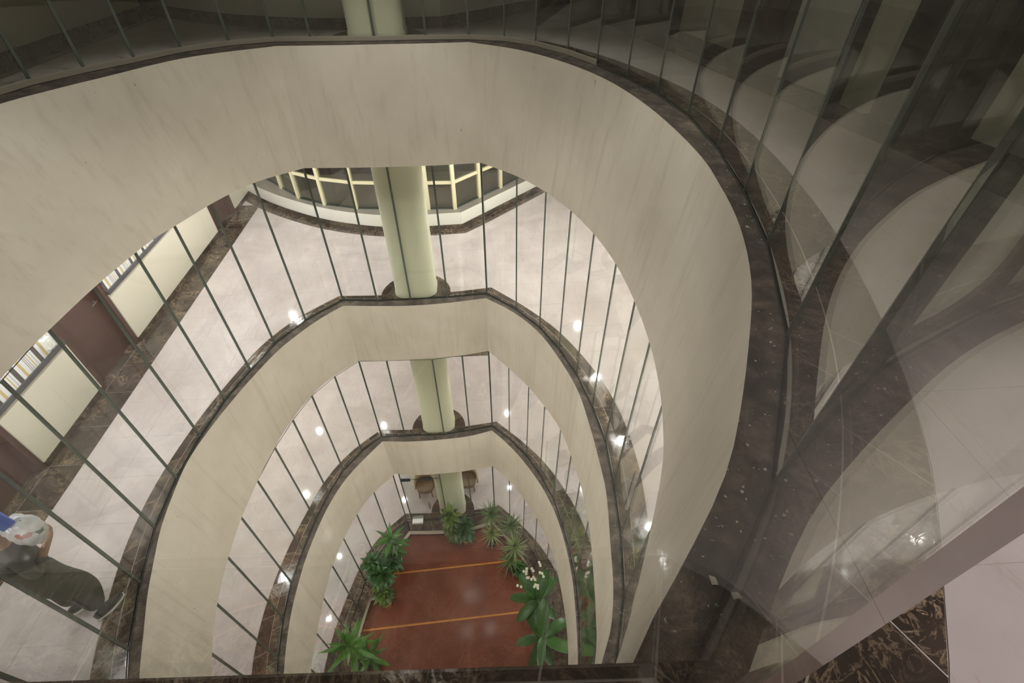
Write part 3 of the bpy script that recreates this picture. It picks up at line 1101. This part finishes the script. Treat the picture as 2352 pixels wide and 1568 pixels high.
def armchair(x, y, lab):
    r = empty('armchair', (x, y, 0))
    tag(r, lab, 'armchair', 'armchairs behind the ground column')
    bm = bmesh.new()
    pr = []
    for i in range(28):
        a = 2 * PI * i / 28
        cxx, cyy = math.cos(a), math.sin(a)
        pr.append((0.27 * math.copysign(abs(cxx) ** 0.75, cxx), 0.27 * math.copysign(abs(cyy) ** 0.75, cyy)))
    lev = [(0.30, 0.96), (0.34, 1.0), (0.43, 1.0), (0.455, 0.95), (0.465, 0.80)]
    rings = [[bm.verts.new((px * s, py * s, z)) for px, py in pr] for z, s in lev]
    for a, b in zip(rings, rings[1:]):
        for i in range(28):
            bm.faces.new((a[i], a[(i + 1) % 28], b[(i + 1) % 28], b[i]))
    bm.faces.new(rings[-1])
    bm.faces.new(rings[0][::-1])
    from_bm('seat', bm, M['seat'], r, True)
    bm = bmesh.new()
    N = 16
    vs = []
    for i in range(N + 1):
        a = math.radians(-8 + 196 * i / N)
        hh = 0.62 + 0.26 * max(0.0, math.sin(a)) ** 0.6
        row = []
        for rr, z in ((0.29, 0.26), (0.29, hh), (0.335, hh), (0.345, 0.26)):
            row.append(bm.verts.new((rr * math.cos(a), rr * math.sin(a) * 1.02, z)))
        vs.append(row)
    for a, b in zip(vs, vs[1:]):
        for i in range(4):
            j = (i + 1) % 4
            bm.faces.new((a[i], a[j], b[j], b[i]))
    bm.faces.new(vs[0])
    bm.faces.new(vs[-1][::-1])
    from_bm('backrest', bm, M['tan'], r, True)
    for sx, sy in ((-1, -1), (1, -1), (-1, 1), (1, 1)):
        bm = bmesh.new()
        tube_bm(bm, [(sx * 0.19, sy * 0.19, 0.31), (sx * 0.21, sy * 0.21, 0.0)], [0.022, 0.015])
        from_bm('leg', bm, M['seat'], r, True)


armchair(-2.24, 8.34, 'brown armchair with tan curved back, left of the ground column')
armchair(-0.92, 8.45, 'brown armchair with tan curved back, right of the ground column')

# ------------------------------------------------------------------ plants on the red floor
M['leaf_bright'] = mat_leaf('bright_green_leaf', (0.016, 0.075, 0.008), (0.065, 0.19, 0.022))
M['leaf_dark'] = mat_leaf('dark_green_leaf', (0.012, 0.055, 0.014), (0.045, 0.125, 0.03))
M['leaf_mix'] = mat_leaf('variegated_leaf', (0.012, 0.052, 0.012), (0.12, 0.17, 0.03))
M['leaf_spiky'] = mat_leaf('yucca_leaf', (0.03, 0.085, 0.03), (0.24, 0.30, 0.09))
M['leaf_big'] = mat_leaf('big_glossy_leaf', (0.005, 0.030, 0.003), (0.028, 0.105, 0.007), 0.35)
M['stem'] = plain('brown_stem', (0.13, 0.085, 0.05), 0.8, 0, 0.2, 20)
M['pot_tan'] = plain('tan_wooden_pot', (0.50, 0.29, 0.12), 0.5, 0, 0.2, 14)
M['pot_pink'] = plain('pinkish_white_pot', (0.60, 0.42, 0.38), 0.4)
M['pot_dark'] = plain('dark_pot', (0.03, 0.03, 0.03), 0.5)
M['soil'] = plain('dark_soil', (0.03, 0.02, 0.013), 0.95)
M['petal'] = plain('white_petal', (0.85, 0.84, 0.72), 0.5, 0, 0.04)


def leaf_mesh(name, L, Wd, droop, mat, seg=6, shape='lance'):
    v, f = [], []
    for i in range(seg + 1):
        t = i / seg
        y = L * (t - 0.12 * droop * t * t)
        z = -droop * L * 0.55 * t * t
        if shape == 'lance':
            wd = Wd * math.sin(PI * min(1, 0.08 + 0.92 * t) ** 0.75) * 0.5
        elif shape == 'strap':
            wd = Wd * 0.5 * (1 - t ** 2.2) * (0.6 + 0.4 * min(1, t * 4))
        else:
            wd = Wd * 0.5 * (max(0.0, 1 - abs(2 * t - 1.06) ** 3.2) ** 0.6 if t > 0.05 else 0.08)
        v += [(-wd, y, z + wd * 0.25), (0, y, z), (wd, y, z + wd * 0.25)]
        if i:
            a, b = 3 * (i - 1), 3 * i
            f += [(a, a + 1, b + 1, b), (a + 1, a + 2, b + 2, b + 1)]
    me = bpy.data.meshes.new(name)
    me.from_pydata(v, [], f)
    me.polygons.foreach_set('use_smooth', [True] * len(f))
    me.materials.append(mat)
    me.update()
    return me


LM = {
    'bright': leaf_mesh('leaf', 0.46, 0.10, 0.9, M['leaf_bright']),
    'dark': leaf_mesh('leaf', 0.25, 0.105, 0.8, M['leaf_dark']),
    'mix': leaf_mesh('leaf', 0.24, 0.10, 0.8, M['leaf_mix']),
    'broad': leaf_mesh('leaf', 0.52, 0.088, 0.55, M['leaf_bright']),
    'big': leaf_mesh('leaf', 0.66, 0.235, 0.35, M['leaf_big'], 9, 'paddle'),
}
rnd = random.Random(11)


def put_leaf(me, parent, pos, az, el, sc=1.0, roll=0.0, name='leaf'):
    o = bpy.data.objects.new(name, me)
    o.matrix_local = (Matrix.Translation(pos) @ Matrix.Rotation(az, 4, 'Z') @ Matrix.Rotation(el, 4, 'X')
                      @ Matrix.Rotation(roll, 4, 'Y') @ Matrix.Scale(sc, 4))
    link(o, parent)
    return o


def pot(r, mat, rad=0.13, h=0.26):
    bm = bmesh.new()
    lathe(bm, [(rad * 0.72, 0), (rad * 0.78, 0.01), (rad, h - 0.03), (rad * 1.08, h - 0.03), (rad * 1.08, h), (rad * 0.92, h), (rad * 0.9, h - 0.04)], 20)
    from_bm('pot', bm, mat, r, True)
    bm = bmesh.new()
    lathe(bm, [(0.01, h - 0.045), (rad * 0.9, h - 0.045), (rad * 0.9, h - 0.035)], 16)
    from_bm('soil', bm, M['soil'], r)


def stem(r, pts, r0=0.018, r1=0.012):
    bm = bmesh.new()
    m = len(pts) - 1
    tube_bm(bm, pts, [r0 + (r1 - r0) * i / m for i in range(m + 1)], 6)
    return from_bm('stem', bm, M['stem'], r, True)


def plant_root(name, x, y, lab, grp=None):
    r = empty(name, (x, y, ZP))
    tag(r, lab, 'plant', 'potted plants around the red floor')
    return r


def bush(x, y, heads, kind, n, potmat, lab, name='leafy_plant', sc=1.0):
    r = plant_root(name, x, y, lab)
    pot(r, potmat)
    for hx, hy, hz, R in heads:
        stem(r, [(0, 0, 0.2), (hx * 0.4, hy * 0.4, hz * 0.55), (hx, hy, hz)])
        for i in range(n):
            t = (i + 0.5) / n
            el = math.radians(82 - 118 * t) + rnd.uniform(-0.15, 0.15)
            az = i * 2.39996 + rnd.uniform(-0.2, 0.2)
            zz = hz + R * 0.55 - R * 1.3 * t
            put_leaf(LM[kind], r, (hx + rnd.uniform(-.03, .03), hy + rnd.uniform(-.03, .03), zz), az, el, sc * R / 0.3 * rnd.uniform(0.8, 1.12))
    return r


# base positions on the red floor; tall plants lean nowhere, heads sit straight above
bush(-2.96, 6.26, [(0.0, 0.0, 1.28, 0.34), (0.03, 0.02, 0.92, 0.28)], 'bright', 18, M['pot_pink'],
     'bright green dracaena with long leaves in a pinkish pot, far left corner', 'dracaena')
bush(-3.26, 5.50, [(-0.08, 0.18, 1.22, 0.44), (0.10, -0.08, 1.10, 0.44)], 'dark', 62, M['pot_dark'],
     'dense dark green bush against the left curb, behind the yellowish one')
bush(-3.00, 6.04, [(0.02, 0.02, 0.68, 0.40)], 'dark', 58, M['pot_tan'],
     'dark green bush in a tan pot in front of the bright dracaena')
bush(-3.12, 5.12, [(0.0, 0.04, 0.68, 0.40)], 'mix', 60, M['pot_tan'],
     'yellowish green bush in a tan pot, nearest bush along the left curb')
bush(-3.50, 3.66, [(0.0, 0.0, 1.66, 0.40)], 'broad', 22, M['pot_dark'],
     'tall spiky bright green plant at the lower left of the red floor', 'dracaena')
bush(-3.20, 3.68, [(-0.03, 0.0, 0.86, 0.34)], 'broad', 16, M['pot_dark'],
     'low spiky green plant beside the tall one at the lower left', 'dracaena')
bush(-1.35, 6.80, [(-0.02, 0.10, 1.24, 0.43), (0.04, -0.02, 0.78, 0.42)], 'mix', 58, M['pot_dark'],
     'tall leafy bush standing in front of the green column')
bush(-0.98, 6.76, [(0.0, 0.04, 0.72, 0.43)], 'dark', 60, M['pot_tan'],
     'bush in a tan pot, right neighbour of the tall bush before the column')
bush(0.58, 5.62, [(-0.04, 0.04, 0.46, 0.32)], 'dark', 40, M['pot_dark'],
     'small dark bush under the lowest yucca rosette by the right curb')


def rosette(r, hx, hy, hz, n, L, name='leaf_rosette'):
    v, f = [], []
    for i in range(n):
        t = (i + 0.5) / n
        el = math.radians(80 - 105 * t) + rnd.uniform(-0.1, 0.1)
        az = i * 2.39996 + rnd.uniform(-0.2, 0.2)
        m = Matrix.Translation((hx, hy, hz + 0.06 * (1 - 2 * t))) @ Matrix.Rotation(az, 4, 'Z') @ Matrix.Rotation(el, 4, 'X')
        LL = L * rnd.uniform(0.8, 1.1)
        seg = 5
        b0 = len(v)
        for k in range(seg + 1):
            u = k / seg
            wd = 0.017 * (1 - u ** 1.8) + 0.001
            z = -0.22 * LL * u * u
            for sx in (-wd, wd):
                v.append(m @ Vector((sx, LL * u, z)))
            if k:
                a = b0 + 2 * (k - 1)
                f.append((a, a + 1, a + 3, a + 2))
    o = mesh(name, v, f, M['leaf_spiky'], r, None, True)
    o['kind'] = 'stuff'
    return o


def yucca(x, y, heads, lab):
    r = plant_root('yucca', x, y, lab)
    pot(r, M['pot_dark'], 0.12, 0.22)
    for hx, hy, hz, L in heads:
        stem(r, [(0, 0, 0.15), (hx * 0.5, hy * 0.5, hz * 0.5), (hx, hy, hz)], 0.022, 0.016)
        rosette(r, hx, hy, hz, 46, L)


yucca(-0.20, 6.63, [(0.0, 0.05, 1.66, 0.44), (0.0, -0.02, 0.68, 0.44)], 'yucca with one rosette above another, right of the column bushes')
yucca(0.34, 6.40, [(0.0, 0.03, 1.46, 0.42)], 'single rosette yucca by the right curb, farthest along it')
yucca(0.32, 5.86, [(0.10, 0.06, 1.28, 0.46), (-0.05, -0.08, 0.78, 0.46)], 'yellowish yucca with two rosettes above the small dark bush')


def big_leaf(x, y, hz, leaves, lab, flowers=()):
    r = plant_root('broad_leaved_plant', x, y, lab)
    pot(r, M['pot_dark'], 0.14, 0.28)
    stem(r, [(0, 0, 0.2), (0.02, 0.02, hz * 0.5), (0, 0, hz)], 0.022, 0.016)
    for az, el, sc, dz in leaves:
        put_leaf(LM['big'], r, (0, 0, hz + dz), math.radians(az - 90), math.radians(el), sc, rnd.uniform(-0.2, 0.2))
    for fx, fy, fz in flowers:
        bm = bmesh.new()
        tube_bm(bm, [(0, 0, hz), (fx * 0.4, fy * 0.4, hz + (fz - hz) * 0.7), (fx, fy, fz)], 0.006, 5)
        from_bm('flower_stalk', bm, M['leaf_dark'], r)
        k = rnd.randint(2, 4)
        for i in range(k):
            bm = bmesh.new()
            q = (fx + rnd.uniform(-.05, .05), fy + rnd.uniform(-.05, .05), fz + rnd.uniform(-.03, .04))
            lathe(bm, [(0.010, 0), (0.026, 0.015), (0.030, 0.055), (0.024, 0.055), (0.012, 0.02)], 10)
            bmesh.ops.rotate(bm, cent=(0, 0, 0), matrix=Matrix.Rotation(rnd.uniform(-0.9, 0.9), 3, 'X') @ Matrix.Rotation(rnd.uniform(0, 6), 3, 'Z'), verts=bm.verts)
            bmesh.ops.translate(bm, vec=q, verts=bm.verts)
            from_bm('blossom', bm, M['petal'], r, True)


big_leaf(0.84, 4.40, 1.68, [(125, 22, 1.05, .06), (62, 26, 1.1, .08), (40, 20, 1.05, .02), (168, 4, 1.0, 0), (222, 4, 1.0, .03), (262, -4, .95, -.05), (318, 0, .9, -.05), (98, 40, .8, .02)],
         'broad leaved plant with white tubular blossoms, upper one at the right curb',
         [(-.27, .33, 2.42), (-.20, .40, 2.48), (-.09, .42, 2.5), (.09, .49, 2.48), (.14, .30, 2.42), (-.18, .22, 2.45), (-.09, .17, 2.52), (-.06, .04, 2.48), (-.03, -.02, 2.42), (-.42, .04, 2.36)])
big_leaf(0.90, 3.64, 1.48, [(118, 14, 1.1, .05), (82, 30, 1.2, .12), (28, 12, 1.05, .04), (-24, 2, 1.1, .0), (184, 0, .95, 0), (262, 6, .9, .05), (240, -14, .95, -.12), (290, -12, .9, -.1), (62, 46, .5, .05)],
         'broad leaved plant without blossoms, lower one at the right curb')

# ------------------------------------------------------------------ the person walking on the second storey
M['trouser'] = plain('dark_olive_trousers', (0.045, 0.045, 0.036), 0.85, 0, 0.12, 10)
M['shirt'] = plain('dark_olive_shirt', (0.055, 0.055, 0.045), 0.85, 0, 0.12, 10)
M['skin'] = plain('skin', (0.42, 0.24, 0.16), 0.5, 0, 0.05)
M['sleeve'] = plain('cream_cuff', (0.62, 0.54, 0.42), 0.7)
M['hair'] = plain('black_hair', (0.015, 0.012, 0.01), 0.6)
M['shoe'] = plain('dark_sneaker', (0.03, 0.03, 0.033), 0.6)
M['sole'] = plain('white_rubber_sole', (0.75, 0.73, 0.70), 0.5)
M['eye'] = plain('eye', (0.02, 0.015, 0.012), 0.2)
pers = empty('person', (-4.38, 2.17, ZB), math.radians(-27))
tag(pers, 'person in dark olive trousers and sneakers walking along the left corridor, carrying bags', 'person')


def skin_mesh(name, verts, edges, rad, mat, parent, sub=2):
    me = bpy.data.meshes.new(name)
    me.from_pydata(verts, edges, [])
    me.materials.append(mat)
    o = link(bpy.data.objects.new(name, me), parent)
    md = o.modifiers.new('skin', 'SKIN')
    md.use_smooth_shade = True
    for i, sv in enumerate(me.skin_vertices[0].data):
        rr = rad[i]
        sv.radius = rr if isinstance(rr, tuple) else (rr, rr)
        sv.use_root = i == 0
    sb = o.modifiers.new('subd', 'SUBSURF')
    sb.levels = sub
    sb.render_levels = sub
    return o


# trousers: pelvis, two legs
skin_mesh('trousers', [(0, 0, .97), (0, 0, 1.08), (.10, .0, .88), (.13, .10, .50), (.15, .03, .16), (-.11, 0, .88), (-.12, .03, .50), (-.12, -.05, .18)],
          [(0, 1), (0, 2), (2, 3), (3, 4), (0, 5), (5, 6), (6, 7)],
          [(.19, .17), (.18, .16), .165, .15, .08, .165, .15, .08], M['trouser'], pers)
# continuous body: torso, neck, head core, arms, hands with fingers
bv = [(0, 0, 1.02), (0, .01, 1.2), (0, .02, 1.4), (0, .03, 1.48), (0, .05, 1.56), (0, .07, 1.66), (0, .07, 1.75)]
be = [(0, 1), (1, 2), (2, 3), (3, 4), (4, 5), (5, 6)]
br_ = [(.14, .10), (.15, .11), (.15, .11), (.06, .06), (.055, .055), (.078, .09), (.07, .08)]
for sx, wr in ((1, (.10, .27, 1.28)), (-1, (-.06, .27, 1.34))):
    b0 = len(bv)
    bv += [(sx * .17, .02, 1.42), (sx * .25, -.02, 1.16), wr]
    be += [(2, b0), (b0, b0 + 1), (b0 + 1, b0 + 2)]
    br_ += [.06, .045, .03]
    px, py, pz = wr
    palm = len(bv)
    bv.append((px - sx * .05, py + .035, pz + .01))
    be.append((b0 + 2, palm))
    br_.append((.034, .02))
    for q in range(4):
        L0 = (.055, .065, .06, .048)[q]
        f0 = len(bv)
        zz = pz + .035 - q * .021
        bv += [(px - sx * .085, py + .045, zz), (px - sx * (.085 + L0 * .7), py + .05, zz), (px - sx * (.085 + L0), py + .02, zz - .01)]
        be += [(palm, f0), (f0, f0 + 1), (f0 + 1, f0 + 2)]
        br_ += [.0095, .0085, .0075]
    f0 = len(bv)
    bv += [(px - sx * .035, py + .05, pz + .045), (px - sx * .06, py + .055, pz + .075)]
    be += [(palm, f0), (f0, f0 + 1)]
    br_ += [.011, .009]
body = skin_mesh('body', bv, be, br_, M['skin'], pers)
# shirt over torso and upper arms
skin_mesh('shirt', [(0, .0, 1.0), (0, .0, 1.12), (0, .015, 1.28), (0, .02, 1.43), (0, .03, 1.49), (.185, .02, 1.41), (.262, -.02, 1.16), (.18, .13, 1.22), (-.185, .02, 1.41), (-.262, -.02, 1.16), (-.17, .13, 1.25)],
          [(0, 1), (1, 2), (2, 3), (3, 4), (3, 5), (5, 6), (6, 7), (3, 8), (8, 9), (9, 10)],
          [(.20, .18), (.195, .175), (.195, .165), (.175, .14), (.075, .075), .08, .065, .05, .08, .065, .05], M['shirt'], pers)
# face and hair
bm = bmesh.new()
bmesh.ops.create_uvsphere(bm, u_segments=20, v_segments=14, radius=1.0)
for v in bm.verts:
    v.co = Vector((v.co.x * .082, v.co.y * .10 + .065, v.co.z * .12 + 1.665))
from_bm('head', bm, M['skin'], pers, True)
bm = bmesh.new()
bmesh.ops.create_uvsphere(bm, u_segments=20, v_segments=14, radius=1.0)
for v in list(bm.verts):
    v.co = Vector((v.co.x * .09, v.co.y * .108 + .05, v.co.z * .115 + 1.695))
bmesh.ops.delete(bm, geom=[v for v in bm.verts if v.co.z < 1.66 or (v.co.y > .12 and v.co.z < 1.735)], context='VERTS')
from_bm('hair', bm, M['hair'], pers, True)
for sx in (-1, 1):
    bm = bmesh.new()
    bmesh.ops.create_uvsphere(bm, u_segments=8, v_segments=6, radius=.011)
    bmesh.ops.translate(bm, vec=(sx * .032, .158, 1.675), verts=bm.verts)
    from_bm('eye', bm, M['eye'], pers, True)
    bm = bmesh.new()
    bmesh.ops.create_uvsphere(bm, u_segments=8, v_segments=6, radius=.03)
    for v in bm.verts:
        v.co = Vector((v.co.x * .4 + sx * .084, v.co.y * .6 + .06, v.co.z + 1.66))
    from_bm('ear', bm, M['skin'], pers, True)
bm = bmesh.new()
bmesh.ops.create_cone(bm, cap_ends=True, segments=8, radius1=.02, radius2=.006, depth=.045)
bmesh.ops.translate(bm, vec=(0, .168, 1.652), verts=bm.verts)
from_bm('nose', bm, M['skin'], pers, True)
bm = bmesh.new()
bm_box(bm, -.022, .022, .152, .164, 1.605, 1.617, .004)
from_bm('mouth', bm, M['maroon'], pers)
for sx, hx, hy, hz, tilt in ((1, .15, .09, 0.0, 0.0), (-1, -.115, -.0, 0.035, -0.2)):
    for nm, z0, z1, g, mt in (('shoe', .028, .10, 0.0, 'shoe'), ('sole', 0.0, .03, .006, 'sole')):
        bm = bmesh.new()
        n_ = 22
        rings = []
        for z, s in ((z0, 1.0), ((z0 + z1) / 2, 1.0), (z1, 0.72 if nm == 'shoe' else 1.0)):
            ring = []
            for i in range(n_):
                a = 2 * PI * i / n_
                yy = math.sin(a) * (.145 + g)
                ww = (.048 + g) * (1.0 + .12 * math.sin(a))
                xx = math.cos(a) * ww
                zz = z * (1.0 if (nm == 'sole' or yy < .03) else 0.8)
                ring.append(bm.verts.new((xx * s, yy * (s if yy > 0 else 1), zz)))
            rings.append(ring)
        for a, b in zip(rings, rings[1:]):
            for i in range(n_):
                bm.faces.new((a[i], a[(i + 1) % n_], b[(i + 1) % n_], b[i]))
        bm.faces.new(rings[0][::-1])
        bm.faces.new(rings[-1])
        bmesh.ops.rotate(bm, cent=(0, .1, 0), matrix=Matrix.Rotation(tilt, 3, 'X'), verts=bm.verts)
        bmesh.ops.translate(bm, vec=(hx, hy, 0.002), verts=bm.verts)
        from_bm(nm, bm, M[mt], pers, True)

# carried bag and carton
kk = NT('printed_white_plastic')
nz = kk.noise(kk.coords(), 7, 3)
c1 = kk.mix(kk.ramp(nz, [(0.60, 0.0), (0.62, 1.0)]), (0.72, 0.72, 0.74), (0.50, 0.12, 0.12))
nz2 = kk.noise(kk.coords((1, 1, 1.6)), 9, 3)
c1 = kk.mix(kk.ramp(nz2, [(0.63, 0.0), (0.65, 1.0)]), c1, (0.08, 0.16, 0.13))
kk.base(c1)
kk.b.inputs['Roughness'].default_value = 0.35
bm = bmesh.new()
bmesh.ops.create_icosphere(bm, subdivisions=4, radius=1.0)
from mathutils import noise as mnoise
for v in bm.verts:
    c = v.co
    d = 1 + 0.22 * mnoise.noise(c * 2.3) + 0.10 * mnoise.noise(c * 5.5)
    v.co = Vector((c.x * .15 * d, c.y * .10 * d, c.z * .20 * d * (1 if c.z < 0 else 0.95)))
o = from_bm('plastic_bag', bm, kk.m, None, True)
o.location = (-4.15, 2.28, ZB + 1.56)
tag(o, 'crumpled white printed plastic bag held against the walking person', 'bag')
M['blue'] = plain('bright_blue_carton', (0.03, 0.13, 0.72), 0.4)
bm = bmesh.new()
bm_box(bm, -.11, .11, -.05, .05, 0, .26, .008)
o = from_bm('blue_carton', bm, M['blue'])
o.location = (-4.22, 2.27, ZB + 1.74)
o.rotation_euler = (0.1, 0.15, math.radians(-27))
tag(o, 'bright blue carton carried above the white plastic bag', 'carton')

# white intercom box on the wallpaper
ic = empty('wall_intercom', (-6.0, 5.2, ZB + 1.2))
tag(ic, 'small white box on the striped wallpaper beside the maroon door', 'wall box')
o = box('housing', -0.006, 0.05, -0.06, 0.06, -0.08, 0.08, M['white_plastic'], ic, 0.008)
o = box('button', 0.05, 0.056, -0.03, 0.03, -0.04, 0.04, M['white'], ic, 0.004)

# loose paint chips on the near ledge
v, f = [], []
rc = random.Random(5)
for i in range(80):
    t = rc.uniform(0.05, 0.62)
    j = int(t * 59)
    a, b = Vector(cr(yo([(.34, 1.70), (.58, 1.91), (1.02, 2.25), (1.97, 2.72), (3.01, 2.97), (3.65, 3.02), (4.64, 2.95), (5.58, 2.75)]), 60)[j]), None
    a += Vector((rc.uniform(0.03, 0.24), rc.uniform(-0.1, 0.06)))
    s = rc.uniform(0.003, 0.009) if rc.random() < 0.85 else rc.uniform(0.009, 0.018)
    b0 = len(v)
    k = rc.randint(4, 6)
    ph = rc.uniform(0, 6)
    for q in range(k):
        an = ph + 2 * PI * q / k
        v.append((a.x + s * rc.uniform(.5, 1) * math.cos(an), a.y + s * rc.uniform(.5, 1.2) * math.sin(an), ZA - 0.005 + rc.uniform(0, .004)))
    f.append(tuple(range(b0, b0 + k)))
M['chip'] = plain('pale_paint_chip', (0.36, 0.31, 0.25), 0.8)
o = mesh('paint_chips', v, f, M['chip'])
o['kind'] = 'stuff'
o['category'] = 'debris'
o['label'] = 'pale paint chips scattered along the top ledge at right'
